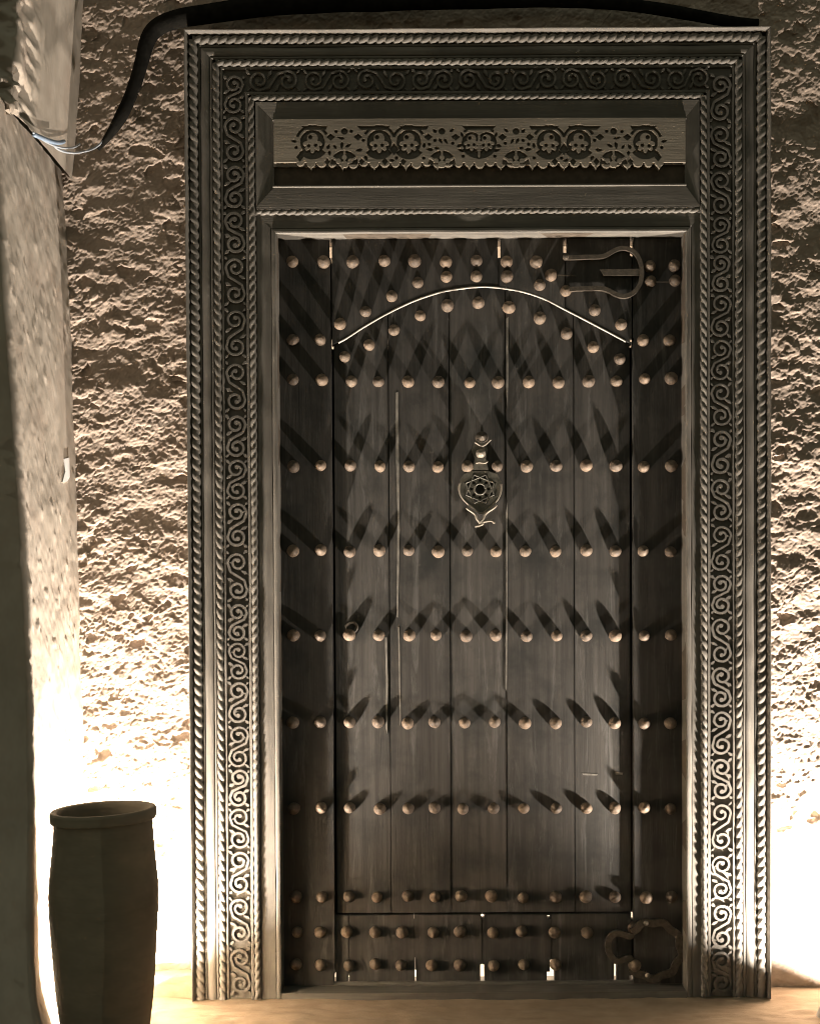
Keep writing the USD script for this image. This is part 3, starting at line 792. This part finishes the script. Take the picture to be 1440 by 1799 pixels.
# hinge strap with rounded head at the top right, and ring strap at the foot
def strap(pts, w, d0, d1):
    c = spline([(x, y) for x, y in pts], 70)
    return lay(LineString(c).buffer(w / 2, cap_style=2, quad_segs=4), d1)
st = thing('keyhole_hasp', 'flat iron keyhole shaped hasp at the upper right door corner', 'hasp')
obj('hasp_loop', plate(strap([(992, 452), (1012, 452), (1040, 451), (1062, 449), (1080, 439), (1098, 436), (1114, 443), (1124, 460), (1127, 480), (1123, 500), (1112, 514), (1096, 520), (1080, 516), (1064, 508), (1040, 506), (1015, 507), (990, 509)], 7.5, SD, SD + 0.02), SD + 0.004, SD + 0.024), 'iron', st)
obj('hasp_tongue', plate(lay(Polygon([(1054, 473), (1124, 472), (1124, 484), (1060, 484)]), SD + 0.02), SD + 0.004, SD + 0.022), 'iron', st)
obj('hasp_pin', lathe_front([(0.011, 0), (0.011, 0.02), (0.008, 0.028), (0.0001, 0.03)], 993, 452, SD + 0.018, 14), 'iron', st, smooth=40)
obj('wire', tube([P(968, 483, SD + 0.01), P(985, 483, SD + 0.012), P(1012, 485, SD + 0.008)], 0.0022, 5), 'iron', st)
obj('wire', tube([P(1146, 495, SD + 0.01), P(1165, 495, SD + 0.012), P(1184, 495, SD + 0.01)], 0.0022, 5), 'iron', st)
rg = thing('ring_hasp', 'scalloped iron ring hasp at the lower right door corner', 'hasp')
cr, ccx, ccy = 49, 1147, 1670
ring = []
for t in np.linspace(-140, 140, 60):
    r = cr + 2.2 * math.sin(math.radians(t) * 9)
    ring.append((ccx + r * math.cos(math.radians(t)), ccy + r * math.sin(math.radians(t))))
small = [(1108, 1646), (1096, 1643), (1082, 1641), (1072, 1648), (1068, 1660), (1070, 1675), (1077, 1686), (1086, 1690), (1096, 1686), (1108, 1686)]
obj('ring_bow', plate(lay(LineString(ring).buffer(6.5, cap_style=2), SD + 0.012), SD + 0.001, SD + 0.014), 'iron', rg)
obj('ring_neck', plate(lay(LineString(spline(small, 50)).buffer(5.2, cap_style=1), SD + 0.012), SD - 0.006, SD + 0.013), 'iron', rg)
for x, y in ((1134, 1622), (1137, 1714)):
    obj('ring_claw', lathe_front([(0.008, 0), (0.010, 0.006), (0.006, 0.012), (0.0001, 0.014)], x, y, SD + 0.012, 10), 'polished_brass', rg, smooth=40)

# ------------------------------------------------------------------ lit room behind the door
room = thing('inner_room', 'lit room showing through the gaps in the door boards', 'room', kind='thing')
obj('room_shell', cat([box(XL - 0.4, XR + 0.4, 1.6, 1.65, -0.03, 3.3), box(XL - 0.45, XL - 0.4, 0.46, 1.6, -0.03, 3.3), box(XR + 0.4, XR + 0.45, 0.46, 1.6, -0.03, 3.3), box(XL - 0.45, XR + 0.45, 0.10, 1.65, 3.3, 3.35), box(XL - 0.45, XR + 0.45, 0.12, 1.65, -0.03, 0.012)]), 'white_wall', room)
lampin = thing('room_lamp', 'glowing globe lamp inside the room behind the door', 'lamp', (0.25, 0.95, 1.2))
obj('globe', trimesh.creation.icosphere(2, 0.09), 'bulb_glow', lampin, smooth=True)
obj('lamp_stem', box(-0.01, 0.01, -0.01, 0.01, -1.19, -0.085), 'lamp_black', lampin)

# ------------------------------------------------------------------ clay pot
pot_d = 0.66
prof_px = [(0.5, 1838), (62, 1838), (70, 1830), (75, 1800), (81, 1760), (86, 1718), (92, 1650), (95.5, 1585), (95, 1560), (91, 1520), (88.5, 1490), (87, 1465), (86.5, 1450), (86.5, 1446)]
c_px = 185.0
sc = (5.2 - pot_d) / F
base = P(c_px, 1838, pot_d)
def hz(py): return P(c_px, py, pot_d)[2]
z0 = 0.0
prof = [(r * sc, max(hz(y) - hz(1838), 0) * 1.032) for r, y in prof_px]
ztop_p = prof[-1][1]
rr = 93.5 * sc
prof += [(rr * 0.985, ztop_p + 0.002), (rr, ztop_p + 0.010), (rr, ztop_p + 0.030), (rr * 0.985, ztop_p + 0.036), (rr * 0.94, ztop_p + 0.038), (rr * 0.88, ztop_p + 0.034), (rr * 0.85, ztop_p + 0.02), (rr * 0.83, ztop_p - 0.1), (rr * 0.85, 0.2), (rr * 0.75, 0.02), (0.001, 0.015)]
pr = np.array(prof)
# resample
ss = np.r_[0, np.cumsum(np.linalg.norm(np.diff(pr, axis=0), axis=1))]
ks = np.unique(np.r_[np.arange(0, ss[-1], 0.012), ss])
pr = np.stack([PchipInterpolator(ss, pr[:, 0])(ks), PchipInterpolator(ss, pr[:, 1])(ks)], -1)
pm = lathe(pr, 96)
vv = pm.vertices.copy()
ang = np.arctan2(vv[:, 1], vv[:, 0])
wob = 0.0018 * np.sin(2 * ang + 5 * vv[:, 2] + 0.7) + 0.0012 * np.sin(3 * ang - 9 * vv[:, 2] + 2.1) + 0.0015 * np.sin(13 * vv[:, 2] + 1.2 * np.sin(ang)) + 0.0006 * np.sin(vv[:, 2] * 190 + 1.5 * np.sin(2 * ang + 11 * vv[:, 2]))
rad = np.hypot(vv[:, 0], vv[:, 1])
k = np.where(rad > 0.05, 1 + wob / np.maximum(rad, 0.05), 1)
vv[:, 0] *= k; vv[:, 1] *= k
vv[:, 2] += 0.008 * vv[:, 0] / 0.17 * np.clip(vv[:, 2], 0, 1)
pot = thing('clay_pot', 'tall brown clay pot standing between the buttress and the door frame', 'pot', (base[0], -pot_d, 0.0))
body_f = pm.faces
obj('pot_body', trimesh.Trimesh(vv, body_f, process=False), 'clay', pot, smooth=60)

# ------------------------------------------------------------------ ground floodlights either side of the frame
def flood(px, label, tilt):
    x = P(px, 1760, 0.33)[0]
    t = thing('ground_floodlight', label, 'floodlight', (x, -0.33, 0.010), group='ground floodlights either side of the door')
    obj('housing', lathe([(0.0001, -0.03), (0.038, -0.03), (0.040, 0.004), (0.038, 0.007), (0.0345, 0.007), (0.034, 0.003), (0.0001, 0.002)], 28), 'lamp_steel', t, smooth=30)
    t.AddRotateYOp().Set(tilt)
    t.AddRotateXOp().Set(6)      # leaning away from the wall
    r = 0.033
    obj('lens', lathe([(r * q, 0.006 + 0.004 * (1 - q * q)) for q in np.linspace(1.0, 0.003, 7)], 24), 'lamp_glow', t, smooth=True)
flood(238, 'small round floodlight on the ground behind the clay pot', -27)
flood(1458, 'small round floodlight on the ground right of the door frame', 22)

# ------------------------------------------------------------------ cables on the wall, and a dark tube in place of a shadow band
def cable_path(pts, n=80):
    return spline([P(x, y, d) for x, y, d in pts], n)
shade_tube = thing('shadow_band', 'near-black tube put in for a band of shade down the wall and over the door frame', 'shade_tube')
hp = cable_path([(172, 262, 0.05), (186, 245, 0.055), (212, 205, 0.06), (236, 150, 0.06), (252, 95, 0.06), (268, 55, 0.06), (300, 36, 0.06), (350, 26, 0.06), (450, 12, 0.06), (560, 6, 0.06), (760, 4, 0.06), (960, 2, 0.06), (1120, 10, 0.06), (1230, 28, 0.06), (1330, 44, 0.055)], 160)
obj('shadow_band_run', tube(hp, np.minimum(0.008 + 0.0016 * np.arange(160), 0.022) + 0.014 * np.exp(-((np.arange(160) - 52) / 30.0) ** 2) + 0.004 * (meshkit.noise(np.stack([np.arange(160) / 7.0, np.zeros(160), np.zeros(160)], -1), 8) - 0.5), 10), 'shadow_black', shade_tube, smooth=True)  # shadow band modelled as a dark tube, tapering at its lower end
wires = thing('pale_cables', 'pair of pale blue and white cables strung from the buttress to the wall', 'cable')
obj('white_cable', tube(cable_path([(96, 256, 0.45), (110, 265, 0.35), (128, 268, 0.25), (150, 265, 0.12), (168, 258, 0.07), (182, 246, 0.06)], 40), 0.0042, 7), 'pale_cable', wires, smooth=True)
obj('white_cable', tube(cable_path([(58, 232, 0.75), (80, 248, 0.6), (104, 258, 0.42), (130, 258, 0.2), (140, 252, 0.08)], 40), 0.0036, 7), 'pale_cable', wires, smooth=True)
obj('blue_cable', tube(cable_path([(60, 236, 0.74), (84, 246, 0.58), (100, 250, 0.46), (112, 248, 0.35)], 30), 0.0075, 7), 'blue_cable', wires, smooth=True)
